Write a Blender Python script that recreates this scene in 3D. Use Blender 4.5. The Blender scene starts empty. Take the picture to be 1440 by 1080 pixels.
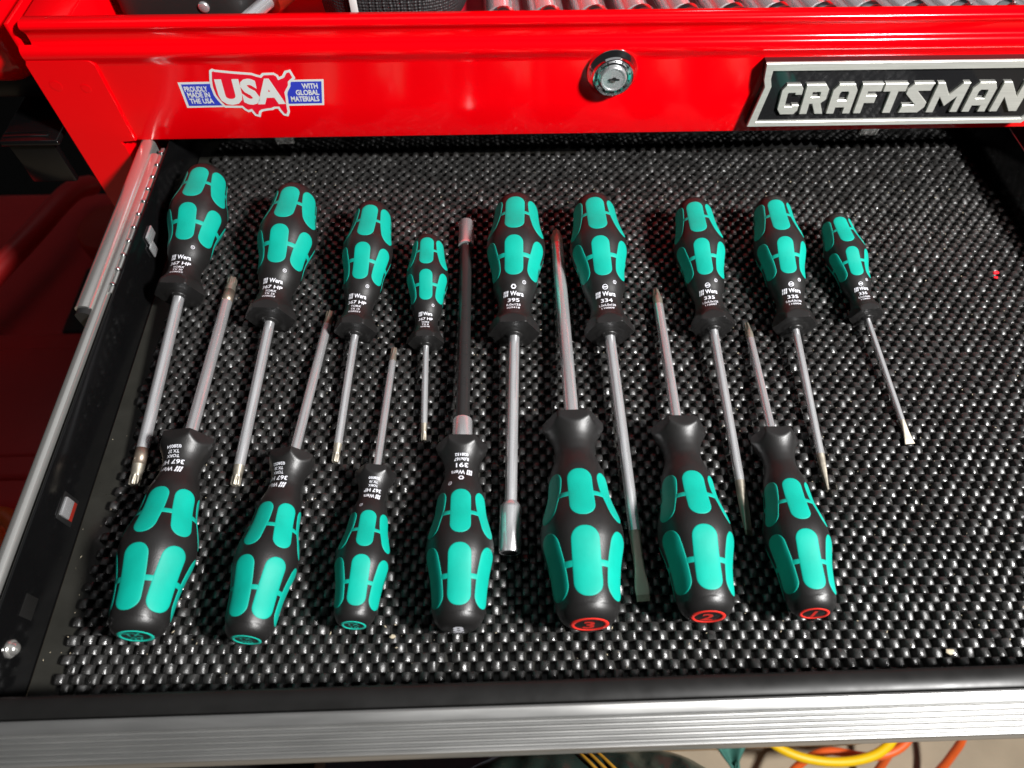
import bpy, bmesh, math, random
import numpy as np
from mathutils import Matrix, Vector
random.seed(7); rng = np.random.default_rng(7)
S = bpy.context.scene
COL = S.collection
MM = 0.001
R_ = math.radians

# ------------------------------------------------------------------ camera
cam = bpy.data.cameras.new('camera'); camo = bpy.data.objects.new('camera', cam); COL.objects.link(camo)
cam.sensor_fit = 'HORIZONTAL'; cam.sensor_width = 36.0; cam.lens = 976.587/1440*36
cam.clip_start = 0.01; cam.clip_end = 50
_r = Vector((0.99950397, -0.03091972, 0.00598178)); _u = Vector((0.02271314, 0.83930551, 0.54318539)); _w = Vector((0.02181568, 0.54278009, -0.83959148))
camo.matrix_world = Matrix(((_r.x, _u.x, -_w.x, 0), (_r.y, _u.y, -_w.y, 0), (_r.z, _u.z, -_w.z, 0.33191), (0, 0, 0, 1)))
cam.dof.use_dof = True; cam.dof.focus_distance = 0.385; cam.dof.aperture_fstop = 9.0
S.camera = camo
# ------------------------------------------------------------------ world, lamps, exposure
wd = bpy.data.worlds.new('World'); S.world = wd; wd.use_nodes = True
bg = wd.node_tree.nodes['Background']; bg.inputs[0].default_value = (0.92, 0.96, 1.0, 1); bg.inputs[1].default_value = 0.02
def lamp(name, loc, target, watts, size, color):
    l = bpy.data.lights.new(name, 'AREA'); l.shape = 'DISK'; l.size = size; l.energy = watts; l.color = color
    o = bpy.data.objects.new(name, l); COL.objects.link(o); o.location = loc
    o.rotation_euler = (Vector(target)-Vector(loc)).to_track_quat('-Z', 'Y').to_euler(); return o
lamp('work_lamp', (0.67, -0.17, 0.80), (0.1, 0.25, 0.0), 30, 0.13, (1.0, 0.985, 0.97))
_c = lamp('added_ceiling_fill', (0.0, 1.05, 1.9), (0.0, 0.95, 0.0), 3.4, 2.4, (0.96, 0.98, 1.0)); _c.data.shape = 'RECTANGLE'; _c.data.size_y = 1.3  # added soft fill, stands in for a pale ceiling reflected in the metal
S.view_settings.view_transform = 'Standard'; S.view_settings.look = 'None'; S.view_settings.exposure = 0; S.view_settings.gamma = 1
S.render.engine = 'CYCLES'
S.cycles.max_bounces = 10; S.cycles.transparent_max_bounces = 12; S.cycles.sample_clamp_indirect = 6
try: S.cycles.use_denoising = True
except Exception: pass

# ------------------------------------------------------------------ materials
def mat(name, col, rough=0.5, metal=0.0, spec=0.5, coat=0.0, noise=None, bump=None, rvar=None, trans=0.0, aniso=0.0, ior=1.5, stretch=None):
    m = bpy.data.materials.new(name); m.use_nodes = True; nt = m.node_tree; b = nt.nodes['Principled BSDF']
    b.inputs['Base Color'].default_value = (*col, 1); b.inputs['Roughness'].default_value = rough; b.inputs['Metallic'].default_value = metal
    b.inputs['Specular IOR Level'].default_value = spec; b.inputs['Coat Weight'].default_value = coat; b.inputs['Coat Roughness'].default_value = 0.06
    b.inputs['Transmission Weight'].default_value = trans; b.inputs['IOR'].default_value = ior
    tc = nt.nodes.new('ShaderNodeTexCoord'); src = tc.outputs['Object']
    if stretch:
        mp = nt.nodes.new('ShaderNodeMapping'); mp.inputs['Scale'].default_value = stretch; nt.links.new(src, mp.inputs[0]); src = mp.outputs[0]
    def nz(scale, det=4):
        n = nt.nodes.new('ShaderNodeTexNoise'); n.inputs['Scale'].default_value = scale; n.inputs['Detail'].default_value = det; nt.links.new(src, n.inputs['Vector']); return n
    if noise:   # (scale, amount): colour grain
        n = nz(noise[0]); mx = nt.nodes.new('ShaderNodeMix'); mx.data_type = 'RGBA'; mx.blend_type = 'MIX'
        k = noise[1]
        mx.inputs[6].default_value = (*[c*(1-k) for c in col], 1); mx.inputs[7].default_value = (*[min(1, c*(1+k)) for c in col], 1)
        nt.links.new(n.outputs['Fac'], mx.inputs[0]); nt.links.new(mx.outputs[2], b.inputs['Base Color'])
    if rvar:
        n = nz(rvar[0]); mr = nt.nodes.new('ShaderNodeMapRange'); mr.inputs[3].default_value = rough-rvar[1]; mr.inputs[4].default_value = rough+rvar[1]
        mr.inputs[1].default_value = .3; mr.inputs[2].default_value = .7
        nt.links.new(n.outputs['Fac'], mr.inputs[0]); nt.links.new(mr.outputs[0], b.inputs['Roughness'])
    if bump:
        n = nz(bump[0], 5); bp = nt.nodes.new('ShaderNodeBump'); bp.inputs['Strength'].default_value = bump[1]; bp.inputs['Distance'].default_value = bump[2]*MM
        nt.links.new(n.outputs['Fac'], bp.inputs['Height']); nt.links.new(bp.outputs[0], b.inputs['Normal'])
    return m
M = {}
M['red'] = mat('red_paint', (0.87, 0.0, 0.003), .14, spec=.35, coat=.12, noise=(18, .04), bump=(35, .05, .5))
M['red_dull'] = mat('red_plastic', (0.75, 0.03, 0.03), .4, noise=(30, .1), bump=(260, .15, .3))
M['red_orange'] = mat('orange_red_plastic', (0.6, 0.03, 0.012), .4, noise=(30, .1))
M['black'] = mat('black_paint', (0.0035, 0.0035, 0.0037), .14, noise=(40, .3), rvar=(50, .05), bump=(60, .08, .5))
M['black_plastic'] = mat('black_plastic', (0.016, 0.016, 0.016), .35, bump=(300, .15, .2))
M['flange'] = mat('black_satin_paint', (0.009, 0.0088, 0.0085), .42, spec=.3, noise=(60, .3), rvar=(80, .08))
M['gunk'] = mat('drawer_floor_paint', (0.022, 0.0215, 0.018), .36, noise=(90, .35), rvar=(60, .1))
M['mat'] = mat('black_vinyl_foam', (0.020, 0.0196, 0.019), .37, spec=1.0, noise=(60, .5), bump=(1800, .5, .3), rvar=(260, .18))
M['rubber'] = mat('black_grip_plastic', (0.0105, 0.0100, 0.0098), .42, spec=.55, noise=(120, .15), bump=(1700, .45, .15), rvar=(60, .06))
M['teal'] = mat('teal_soft_grip', (0.0, 0.345, 0.265), .55, spec=.3, noise=(75, .22), bump=(900, .2, .1))
M['teal_ring'] = mat('teal_print', (0.01, 0.5, 0.38), .4)
M['red_ring'] = mat('red_print', (0.75, 0.03, 0.02), .4)
M['print'] = mat('white_print', (0.78, 0.79, 0.85), .5)
M['chrome'] = mat('satin_chrome', (0.80, 0.80, 0.815), .28, .79, noise=(60, .08), rvar=(120, .05), stretch=(6, .4, 6))
M['brightchrome'] = mat('bright_chrome', (0.75, 0.76, 0.76), .1, 1.0, rvar=(80, .03))
M['zinc'] = mat('zinc_slide', (0.74, 0.73, 0.70), .22, .85, noise=(20, .06))
M['tipgold'] = mat('bare_tip_steel', (0.50, 0.455, 0.375), .48, .88, noise=(300, .2), rvar=(300, .08))
M['tipdark'] = mat('etched_tip_steel', (0.30, 0.27, 0.21), .5, 1.0, noise=(900, .35))
M['burnt'] = mat('heat_tinted_steel', (0.36, 0.29, 0.23), .42, .8, noise=(300, .15))
M['blackshaft'] = mat('black_flexible_sleeve', (0.02, 0.019, 0.019), .3, bump=(500, .1, .1), rvar=(150, .06))
M['alu'] = mat('brushed_aluminium', (0.50, 0.50, 0.49), .4, .9, noise=(30, .06), rvar=(40, .05), stretch=(.6, 4, 4))
M['badge_black'] = mat('badge_gloss_black', (0.012, 0.012, 0.013), .08, coat=.5)
M['badge_metal'] = mat('badge_brushed_metal', (0.60, 0.60, 0.55), .36, .45, noise=(90, .2), stretch=(.5, 9, 9), rvar=(120, .06))
M['white'] = mat('sticker_white', (0.72, 0.72, 0.7), .4)
M['blue'] = mat('sticker_blue', (0.03, 0.045, 0.5), .4)
M['stickred'] = mat('sticker_red', (0.8, 0.0, 0.02), .4)
M['dark'] = mat('keyway_black', (0.004, 0.004, 0.004), .6)
M['floor'] = mat('concrete_floor', (0.36, 0.29, 0.20), .7, noise=(14, .3), bump=(60, .4, 2))
M['carpet'] = mat('dark_floor_mat', (0.012, 0.0115, 0.010), .9, noise=(60, .4), bump=(200, .6, 2))
M['greymat'] = mat('blue_grey_mat', (0.10, 0.11, 0.13), .6, noise=(30, .2))
M['wood'] = mat('pine_board', (0.50, 0.31, 0.14), .6, noise=(30, .3), stretch=(.3, 6, 1))
M['yellow'] = mat('yellow_cord', (0.85, 0.52, 0.0), .45, noise=(80, .1))
M['orange'] = mat('orange_cord', (0.85, 0.13, 0.02), .45, noise=(80, .1))
M['greencloth'] = mat('green_cloth', (0.035, 0.14, 0.11), .8, noise=(200, .3), bump=(600, .5, .5))
M['trouser'] = mat('dark_green_satin', (0.016, 0.032, 0.026), .26, .25, noise=(60, .3), bump=(70, .3, 2.5))
M['gold'] = mat('gold_piping', (0.42, 0.22, 0.02), .5)
M['tooldark'] = mat('charcoal_rubber', (0.014, 0.0135, 0.013), .5, bump=(300, .2, .4), noise=(60, .2))
M['amber'] = mat('dark_red_acetate', (0.22, 0.012, 0.006), .12, coat=.4)
M['silver'] = mat('silver_cap', (0.6, 0.6, 0.6), .2, 1.0)
M['redcard'] = mat('red_backing_card', (0.55, 0.012, 0.03), .5, noise=(80, .1))
M['grit'] = mat('pale_grit', (0.42, 0.36, 0.26), .8)
M['redchip'] = mat('red_chip', (0.7, 0.01, 0.02), .4)
def clear_mat():
    m = bpy.data.materials.new('clear_plastic'); m.use_nodes = True; nt = m.node_tree; b = nt.nodes['Principled BSDF']
    b.inputs['Base Color'].default_value = (.97, .97, .97, 1); b.inputs['Roughness'].default_value = .05; b.inputs['Transmission Weight'].default_value = .92; b.inputs['IOR'].default_value = 1.25
    n = nt.nodes.new('ShaderNodeTexNoise'); n.inputs['Scale'].default_value = 120; bp = nt.nodes.new('ShaderNodeBump'); bp.inputs['Strength'].default_value = .3; bp.inputs['Distance'].default_value = .001
    tc = nt.nodes.new('ShaderNodeTexCoord'); nt.links.new(tc.outputs['Object'], n.inputs['Vector']); nt.links.new(n.outputs['Fac'], bp.inputs['Height']); nt.links.new(bp.outputs[0], b.inputs['Normal'])
    return m
M['clear'] = clear_mat()
def weave_mat():
    m = mat('black_ballistic_nylon', (0.022, 0.022, 0.023), .5); nt = m.node_tree; b = nt.nodes['Principled BSDF']
    tc = nt.nodes.new('ShaderNodeTexCoord')
    mp = nt.nodes.new('ShaderNodeMapping'); mp.inputs['Rotation'].default_value = (0, 0, .5); nt.links.new(tc.outputs['Object'], mp.inputs[0])
    ck = nt.nodes.new('ShaderNodeTexVoronoi'); ck.inputs['Scale'].default_value = 520; ck.inputs['Randomness'].default_value = .25; nt.links.new(mp.outputs[0], ck.inputs['Vector'])
    bp = nt.nodes.new('ShaderNodeBump'); bp.invert = True; bp.inputs['Strength'].default_value = 1; bp.inputs['Distance'].default_value = .0012
    nt.links.new(ck.outputs['Distance'], bp.inputs['Height']); nt.links.new(bp.outputs[0], b.inputs['Normal']); return m
M['nylon'] = weave_mat()

# ------------------------------------------------------------------ helpers (all lengths given in millimetres)
def link(name, me, m, parent=None):
    o = bpy.data.objects.new(name, me); COL.objects.link(o)
    for x in (m if isinstance(m, (list, tuple)) else [m]): me.materials.append(M[x] if isinstance(x, str) else x)
    if parent is not None: o.parent = parent
    return o
def pyd(name, v, f, m, parent=None, smooth=True, matidx=None, sharp=None):
    me = bpy.data.meshes.new(name); me.from_pydata([(a*MM, b*MM, c*MM) for a, b, c in v], [], f)
    if matidx: me.polygons.foreach_set('material_index', matidx)
    me.polygons.foreach_set('use_smooth', [smooth]*len(me.polygons))
    me.update()
    bm = bmesh.new(); bm.from_mesh(me); bmesh.ops.recalc_face_normals(bm, faces=bm.faces); bm.to_mesh(me); bm.free()
    if smooth and sharp: me.set_sharp_from_angle(angle=R_(sharp))
    return link(name, me, m, parent)
def frombm(name, bm, m, parent=None, smooth=True, sharp=35):
    bmesh.ops.recalc_face_normals(bm, faces=bm.faces)
    for v in bm.verts: v.co *= MM
    me = bpy.data.meshes.new(name); bm.to_mesh(me); bm.free()
    me.polygons.foreach_set('use_smooth', [smooth]*len(me.polygons))
    if smooth: me.set_sharp_from_angle(angle=R_(sharp))
    return link(name, me, m, parent)
def box(bm, c, d, bev=0, seg=2, rot=None):
    r = bmesh.ops.create_cube(bm, size=1); vs = r['verts']
    bmesh.ops.scale(bm, vec=d, verts=vs)
    if bev > 0:
        es = list({e for v in vs for e in v.link_edges}); q = bmesh.ops.bevel(bm, geom=es, offset=bev, segments=seg, profile=.5, affect='EDGES')
        vs = list({v for f in q['faces'] for v in f.verts} | {v for v in vs if v.is_valid})
    if rot is not None: bmesh.ops.rotate(bm, cent=(0, 0, 0), matrix=rot, verts=vs)
    bmesh.ops.translate(bm, vec=c, verts=vs); return vs
def boxo(name, c, d, m, parent=None, bev=.4, seg=2, rot=None):
    bm = bmesh.new(); box(bm, c, d, bev, seg, rot); return frombm(name, bm, m, parent)
def extr_x(name, prof, x0, x1, m, parent=None, closed=False, sharp=40, slant=0):
    v = []; f = []; n = len(prof)
    for x in (x0, x1): v += [(x, y, z) for y, z in prof]
    for i in range(n if closed else n-1): j = (i+1) % n; f.append((i, j, n+j, n+i))
    if closed: f += [tuple(range(n)), tuple(range(2*n-1, n-1, -1))]
    return pyd(name, v, f, m, parent, True, sharp=sharp)
def lathe(prof, n=48, axis='Y', rf=None, caps=True):
    v = []; f = []
    for s, r in prof:
        for k in range(n):
            a = 2*math.pi*k/n; rr = r*(rf(s, a) if rf else 1)
            p = (rr*math.sin(a), s, rr*math.cos(a))
            v.append(p if axis == 'Y' else ((p[0], p[2], p[1]) if axis == 'Z' else p))
    for i in range(len(prof)-1):
        for k in range(n): k2 = (k+1) % n; f.append((i*n+k, i*n+k2, (i+1)*n+k2, (i+1)*n+k))
    if caps: f += [tuple(range(n)), tuple(range((len(prof)-1)*n, len(prof)*n))]
    return v, f
def tube(name, pts, r, m, parent=None, n=10, sub=6):
    P = [Vector(p) for p in pts]; Q = []
    for i in range(len(P)-1):
        a, b, c, d = P[max(i-1, 0)], P[i], P[i+1], P[min(i+2, len(P)-1)]
        for k in range(sub):
            t = k/sub; Q.append(.5*((2*b)+(-a+c)*t+(2*a-5*b+4*c-d)*t*t+(-a+3*b-3*c+d)*t**3))
    Q.append(P[-1]); v = []; f = []; up = Vector((0, 0, 1))
    for i, q in enumerate(Q):
        t = (Q[min(i+1, len(Q)-1)]-Q[max(i-1, 0)]).normalized(); s = t.cross(up)
        if s.length < 1e-3: s = t.cross(Vector((1, 0, 0)))
        s.normalize(); w = s.cross(t)
        for k in range(n):
            a = 2*math.pi*k/n; v.append(tuple(q+s*(r*math.cos(a))+w*(r*math.sin(a))))
    for i in range(len(Q)-1):
        for k in range(n): k2 = (k+1) % n; f.append((i*n+k, i*n+k2, (i+1)*n+k2, (i+1)*n+k))
    f += [tuple(range(n)), tuple(range((len(Q)-1)*n, len(Q)*n))]
    return pyd(name, v, f, m, parent, True, sharp=50)
def empty(name, loc=(0, 0, 0)):
    o = bpy.data.objects.new(name, None); COL.objects.link(o); o.location = [c*MM for c in loc]; o.empty_display_size = .02; return o
def tag(o, label, cat, group=None):
    o['label'] = label; o['category'] = cat
    if group: o['group'] = group
    return o
_dg = None
def curve_mesh(cu):
    o = bpy.data.objects.new('tmp', cu); COL.objects.link(o); dg = bpy.context.evaluated_depsgraph_get(); dg.update()
    me = bpy.data.meshes.new_from_object(o.evaluated_get(dg)); bpy.data.objects.remove(o); bpy.data.curves.remove(cu); return me
_tc = {}
def text_geo(txt, bold=0.0, ext=0.0):
    """vertices (unit cap-height ~0.7) and faces of a flat word, centred in x on 0"""
    key = (txt, bold, ext)
    if key not in _tc:
        cu = bpy.data.curves.new('t', 'FONT'); cu.body = txt; cu.size = 1; cu.align_x = 'CENTER'; cu.offset = bold; cu.extrude = ext; cu.resolution_u = 3; cu.fill_mode = 'BOTH' if ext else 'FRONT'
        me = curve_mesh(cu); _tc[key] = (np.array([v.co[:] for v in me.vertices]).reshape(-1, 3), [tuple(p.vertices) for p in me.polygons]); bpy.data.meshes.remove(me)
    return _tc[key]
def poly_geo(loops, offset=0.0, ext=0.0, bev=0.0):
    cu = bpy.data.curves.new('p', 'CURVE'); cu.dimensions = '2D'; cu.fill_mode = 'BOTH' if ext else 'FRONT'; cu.extrude = ext; cu.offset = offset; cu.bevel_depth = bev; cu.bevel_resolution = 0
    for L in loops:
        sp = cu.splines.new('POLY'); sp.points.add(len(L)-1); sp.use_cyclic_u = True
        for p, (x, y) in zip(sp.points, L): p.co = (x, y, 0, 1)
    me = curve_mesh(cu); r = (np.array([v.co[:] for v in me.vertices]).reshape(-1, 3), [tuple(p.vertices) for p in me.polygons]); bpy.data.meshes.remove(me); return r
def merge(parts):
    v = []; f = []
    for pv, pf in parts:
        b = len(v); v += [tuple(p) for p in pv]; f += [tuple(i+b for i in q) for q in pf]
    return v, f
def onface(geo, y):     # flat (x, z) geometry standing on a plane facing -y
    v, f = geo; return [(p[0], y-p[2], p[1]) for p in v], f

# ================================================================== THE TOOL CHEST
chest = tag(empty('tool_chest', (75, 391, -400)), 'glossy red steel tool chest standing open behind the pulled-out drawer', 'tool chest')
chest.location = (0, 0, 0)
prof = [(418, 33.2), (392.2, 33.0), (391.3, 33.4), (391, 34.2), (391, 60), (391, 85.5), (390.7, 87.6), (390.0, 89.6), (389.2, 91.4), (388.7, 93.2), (388.7, 95.0), (389.2, 96.8), (390.4, 98.2), (392.3, 98.9)]
extr_x('front_panel', prof, -272.5, 428, 'red', chest, sharp=60)
prof = [(392.3, 98.9), (393.0, 99.6), (393.2, 101), (393, 105), (391.6, 107.2), (390.3, 108.6), (389.9, 110), (390.4, 111.4), (391.8, 112.4), (394, 112.7), (399, 112.2), (400.5, 110.5), (400.8, 104), (400.8, 82)]
extr_x('top_rail', prof, -265.3, 428, 'red', chest, sharp=60)
# left corner column with its welded, round-cornered plate
def plate_poly():
    P = [(-273.6, -400), (-273.6, 88.2), (-272.4, 90.4), (-240, 90.6), (-236, 90)]
    P += [(-233.9, 87.5), (-233.8, 34.2), (-243.5, 33.4), (-243.0, 31.6), (-242.4, 30.6), (-242.4, -400)]; return P
pv, pf = poly_geo([plate_poly()], ext=.5, bev=.35); v, f = onface((pv, pf), 390.3)
pyd('corner_plate', v, f, 'red', chest, False)
boxo('corner_post', (-258.5, 412, -157), (29, 40, 486), 'red', chest, .8)
pyd('post_return', [(x, y, z) for z in (31, -400) for x, y in ((-242.6, 390.0), (-241.8, 390.6), (-240.5, 392.6), (-233.6, 404), (-233.4, 414))], [(k, k+1, k+6, k+5) for k in range(4)], 'red', chest, True, sharp=30)
for wx, wz, wr in ((-263.5, 74.5, 4.6), (-246.5, 72.5, 3.8)):
    v, f = lathe([(0, wr), (-.25, wr*.93), (-.45, wr*.72), (-.3, wr*.35), (-.28, .2)], 28)
    o = pyd('spot_weld', v, f, 'red', chest); o.location = (wx*MM, .3898, wz*MM)
boxo('side_wall', (-274.6, 560, -145), (3, 330, 510), 'red', chest, .6)
boxo('side_wall', (428.6, 560, -145), (3, 330, 510), 'red', chest, .6)
extr_x('back_wall', [(724, -400), (724, 112), (726, 112), (726, -400)], -276, 430, 'red', chest, True)
boxo('side_flange', (-252.5, 560, 110.7), (25, 328, 3), 'red', chest, .8)
boxo('tray_floor', (77, 561, 63), (660, 322, 2), 'red', chest, .4)
boxo('tray_wall', (-240.6, 561, 87), (1.6, 322, 47), 'red', chest, .4)
boxo('lower_body', (96, 560, -205), (657, 320, 390), 'black', chest, 1)
boxo('lower_front', (97, 397, -224), (657, 10, 350), 'red', chest, 2)
# lid standing open at the back
bm = bmesh.new(); rt = Matrix.Rotation(R_(-14), 3, 'X')
box(bm, (77, 740, 185), (706, 12, 145), 4, 3, rt)
frombm('lid', bm, 'red', chest)
# side handle, black, low on the left
hb = boxo('side_handle', (-300, 430, 36), (38, 90, 4), 'black', chest, 1.4, 3)
boxo('handle_bracket', (-303, 392, 20), (30, 5, 38), 'black', chest, 1.2, 2)
boxo('handle_bracket', (-303, 470, 20), (30, 5, 38), 'black', chest, 1.2, 2)
# outer slide fixed to the post
def slide_prof(w, h, top, n=13):
    P = [(-w/2, top-h)]
    for k in range(n): a = math.pi*(1-k/(n-1)); P.append((w/2*math.copysign(abs(math.cos(a))**.8, math.cos(a)), top-w*.36+w*.36*math.sin(a)))
    P.append((w/2, top-h)); return P
def extr_y(name, prof, xc, y0, y1, m, parent, sharp=40):
    n = len(prof); v = [(xc+a, y0, b) for a, b in prof]+[(xc+a, y1, b) for a, b in prof]
    f = [(i, (i+1) % n, n+(i+1) % n, n+i) for i in range(n)]+[tuple(range(n)), tuple(range(n, 2*n))]
    return pyd(name, v, f, m, parent, True, sharp=sharp)
extr_y('outer_slide', slide_prof(9.4, 22, 33.4), -227.6, 250.5, 392, 'zinc', chest, 50)
extr_y('slide_end_cap', slide_prof(8.6, 20, 32.2), -227.2, 246.5, 250.4, 'black_plastic', chest, 50)
# lock
lk = boxo('lock', (75, 389.8, 78.6), (20, 2.4, 20), 'brightchrome', chest, 1)
def disc(name, prof, m, parent, x, z, y, n=56):
    v, f = lathe(prof, n); o = pyd(name, v, f, m, parent, True, sharp=30); o.location = (x*MM, y*MM, z*MM); return o
disc('lock_ring', [(0, 15.6), (-2.2, 15.7), (-3.2, 15.3), (-5.2, 13.2), (-6.4, 12.6), (-7.4, 12.2), (-7.6, 11.6), (-6.6, 11.0), (-6.2, 9.4), (-6.4, 9.0), (-6.6, 8.0)], 'brightchrome', lk, 75, 78.6, 391)
disc('lock_core', [(-4, 8.0), (-8.6, 8.0), (-9.2, 7.5), (-9.2, 6.7), (-8.8, 6.4), (-8.9, .3)], 'chrome', lk, 75, 78.6, 391)
kw, kf = poly_geo([[(-3.6, -.4), (-2.6, .6), (-1.0, .5), (-.2, 1.5), (1.0, 1.5), (1.8, .7), (3.6, .4), (3.7, -.5), (1.4, -.6), (.6, -1.3), (-.8, -1.4), (-1.6, -.8)]], ext=.15)
v, f = onface((kw, kf), 0); o = pyd('keyway', v, f, 'dark', lk, False); o.location = (.075, .3819, .0786)
v, f = merge([poly_geo([[(-3.2, -.9), (-1.2, -1.6), (.4, -1.8), (1.2, -1.1), (.2, -.7), (-1.8, -.3)]], ext=.2)]); v, f = onface((v, f), 0)
o = pyd('keyway_shutter', v, f, 'brightchrome', lk, False); o.location = (.075, .3817, .0786)
for k in range(14):
    a = 2*math.pi*k/14+.2
    o = boxo('ring_notch', (75+10.2*math.cos(a), 384.7, 78.6+10.2*math.sin(a)), (1.0, .5, 1.0), 'dark', lk, .1)
# maker's badge
def shear(P, k=-.1, z0=45): return [(x+k*(y-z0), y) for x, y in P]
ob = [(168.0, 42.0), (170.9, 70.5), (168.9, 75.5), (167.3, 86.2), (369, 86.2), (367.5, 62), (350.5, 42)]
ib = [(172.6, 45.0), (174.6, 70.5), (172.6, 75.9), (172.2, 81.6), (366, 81.6), (364.6, 63), (348.8, 45.0)]
bdg = None
v, f = onface(poly_geo([ob], ext=2.4, bev=.3), 388.4); bdg = pyd('badge', v, f, 'badge_black', chest, False)
v, f = onface(poly_geo([ob, ib], ext=.7, bev=.25), 385.2); pyd('badge_frame', v, f, 'badge_metal', bdg, False)
st = .29
GL = {
 'C': (13.4, [[(.2, 0), (.86, 0), (1, .13), (1, .3), (.7, .3), (.7, .25), (.34, .25), (.3, .3), (.3, .7), (.34, .75), (.7, .75), (.7, .68), (1, .68), (1, .87), (.86, 1), (.2, 1), (0, .82), (0, .18)]]),
 'R': (15.4, [[(0, 0), (.3, 0), (.3, .36), (.45, .36), (.68, 0), (1, 0), (.78, .37), (.97, .5), (.97, .84), (.8, 1), (0, 1)], [(.3, .58), (.3, .77), (.66, .77), (.68, .74), (.68, .61), (.66, .58)]]),
 'A': (15.6, [[(0, 0), (.3, 0), (.3, .22), (.7, .22), (.7, 0), (1, 0), (1, .8), (.84, 1), (.2, 1), (0, .8)], [(.3, .45), (.3, .7), (.36, .77), (.66, .77), (.7, .72), (.7, .45)]]),
 'F': (13.2, [[(0, 0), (.34, 0), (.34, .36), (.86, .36), (.86, .6), (.34, .6), (.34, .76), (1, .76), (1, 1), (0, 1)]]),
 'T': (14.6, [[(.34, 0), (.68, 0), (.68, .75), (1, .75), (1, 1), (0, 1), (0, .75), (.34, .75)]]),
 'S': (16.0, [[(0, 0), (.8, 0), (1, .18), (1, .34), (.44, .72), (.46, .76), (.95, .76), (1, 1), (.2, 1), (0, .8), (0, .66), (.56, .28), (.52, .25), (.05, .25)]]),
 'M': (21.0, [[(0, 0), (.22, 0), (.22, .56), (.5, .22), (.78, .56), (.78, 0), (1, 0), (1, 1), (.8, 1), (.5, .58), (.2, 1), (0, 1)]]),
 'N': (18.6, [[(0, 0), (.27, 0), (.27, .52), (.73, 0), (1, 0), (1, 1), (.73, 1), (.73, .48), (.27, 1), (0, 1)]])}
for ch, x0 in zip('CRAFTSMAN', (187.0, 202.2, 220.0, 238.0, 252.4, 268.0, 286.2, 310.2, 328.6)):
    w, loops = GL[ch]
    G = poly_geo([shear([((x0+px*w*.97)*.985, 51.2+pz*20.6) for px, pz in L], -.1, 51.2) for L in loops], ext=.65, bev=.22)
    v, f = onface(G, 384.9); pyd('badge_letter', v, f, 'badge_metal', bdg, False)
# flag-coloured map sticker
def sk(zx, zy): return (-190.5+(zx-115)*.0770-(zy-207)*.0356, 74.7-(zy-207)*.0925)
stk = None
def flat(name, loops, y, m, parent, off=0.0):
    v, f = onface(poly_geo(loops, offset=off), y); return pyd(name, v, f, m, parent, False)
stk = flat('sticker', [[sk(*p) for p in ((112, 206), (1262, 196), (1306, 390), (190, 397))]], 390.90, 'white', chest)
flat('banner', [[sk(*p) for p in ((140, 221), (400, 219), (480, 382), (205, 383))]], 390.84, 'blue', stk)
flat('banner', [[sk(*p) for p in ((1000, 212), (1248, 211), (1286, 375), (985, 377))]], 390.84, 'blue', stk)
US = [(372, 130), (385, 122), (402, 128), (540, 142), (690, 154), (730, 166), (765, 174), (782, 156), (862, 154), (890, 168), (905, 190), (942, 176), (956, 142), (985, 136), (1022, 182), (990, 212), (995, 240), (974, 290), (988, 330), (1002, 382), (1020, 436), (1014, 462), (990, 457), (955, 424), (938, 402), (900, 402), (882, 412), (850, 414), (802, 422), (786, 434), (784, 464), (755, 457), (718, 418), (692, 426), (665, 412), (640, 392), (500, 388), (470, 362), (440, 332), (415, 302), (386, 240), (376, 190)]
flat('map_border', [[sk(*p) for p in US]], 390.78, 'white', stk, 1.3 if False else 1.0)
flat('map', [[sk(*p) for p in US]], 390.72, 'stickred', stk, -.55)
def face_text(name, txt, zx, zy, h, wid, m, parent, y, bold=0.0):
    v, f = text_geo(txt, bold); w = v[:, 0].max()-v[:, 0].min(); x, z = sk(zx, zy)
    vv = [(x+p[0]/w*wid+p[1]/.7*h*.3, y, z+p[1]/.7*h) for p in v]; return pyd(name, vv, f, m, parent, False)
v, f = text_geo('USA', .05); w = v[:, 0].max()-v[:, 0].min(); x, z = sk(712, 364)
pyd('map_lettering', [(x+p[0]/w*40.5+p[1]/.72*1.5, 390.66, z+p[1]/.72*16.2) for p in v], f, 'white', stk, False)
for t, zx, zy, wd_ in (('PROUDLY', 262, 274, 14.2), ('MADE IN', 288, 318, 13.8), ('THE USA', 313, 364, 14.8), ('WITH', 1170, 262, 9.8), ('GLOBAL', 1158, 310, 14.4), ('MATERIALS', 1148, 358, 17.6)):
    v, f = text_geo(t, .034); w = v[:, 0].max()-v[:, 0].min(); x, z = sk(zx, zy)
    pyd('banner_lettering', [(x+p[0]/w*wd_+p[1]*.3, 390.78, z+p[1]/.7*3.4) for p in v], f, 'white', stk, False)

# ================================================================== THE DRAWER
drw = tag(empty('drawer'), 'black steel drawer pulled out with an aluminium front pull, holding the screwdrivers', 'drawer')
XL_, XR_, YF, YB, ZT = -213, 353, 51, 420.5, 31
boxo('drawer_floor', ((XL_+XR_)/2, (YF+YB)/2, -5.2), (XR_-XL_-1.2, YB-YF, 1.6), 'gunk', drw, 0)
def side(x, name, s):
    prof = [(x, -6), (x, ZT-1), (x+s*.3, ZT-.2), (x+s*.9, ZT), (x+s*1.6, ZT-.4), (x+s*1.8, ZT-1.2), (x+s*1.8, -6)]
    n = len(prof); v = [(a, YF-8, b) for a, b in prof]+[(a, YB+1.2, b) for a, b in prof]
    f = [(i, (i+1) % n, n+(i+1) % n, n+i) for i in range(n)]+[tuple(range(n)), tuple(range(n, 2*n))]
    return pyd(name, v, f, 'black', drw, True, sharp=50)
wl = side(XL_, 'side_panel', -1); wr = side(XR_, 'side_panel', 1)
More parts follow.
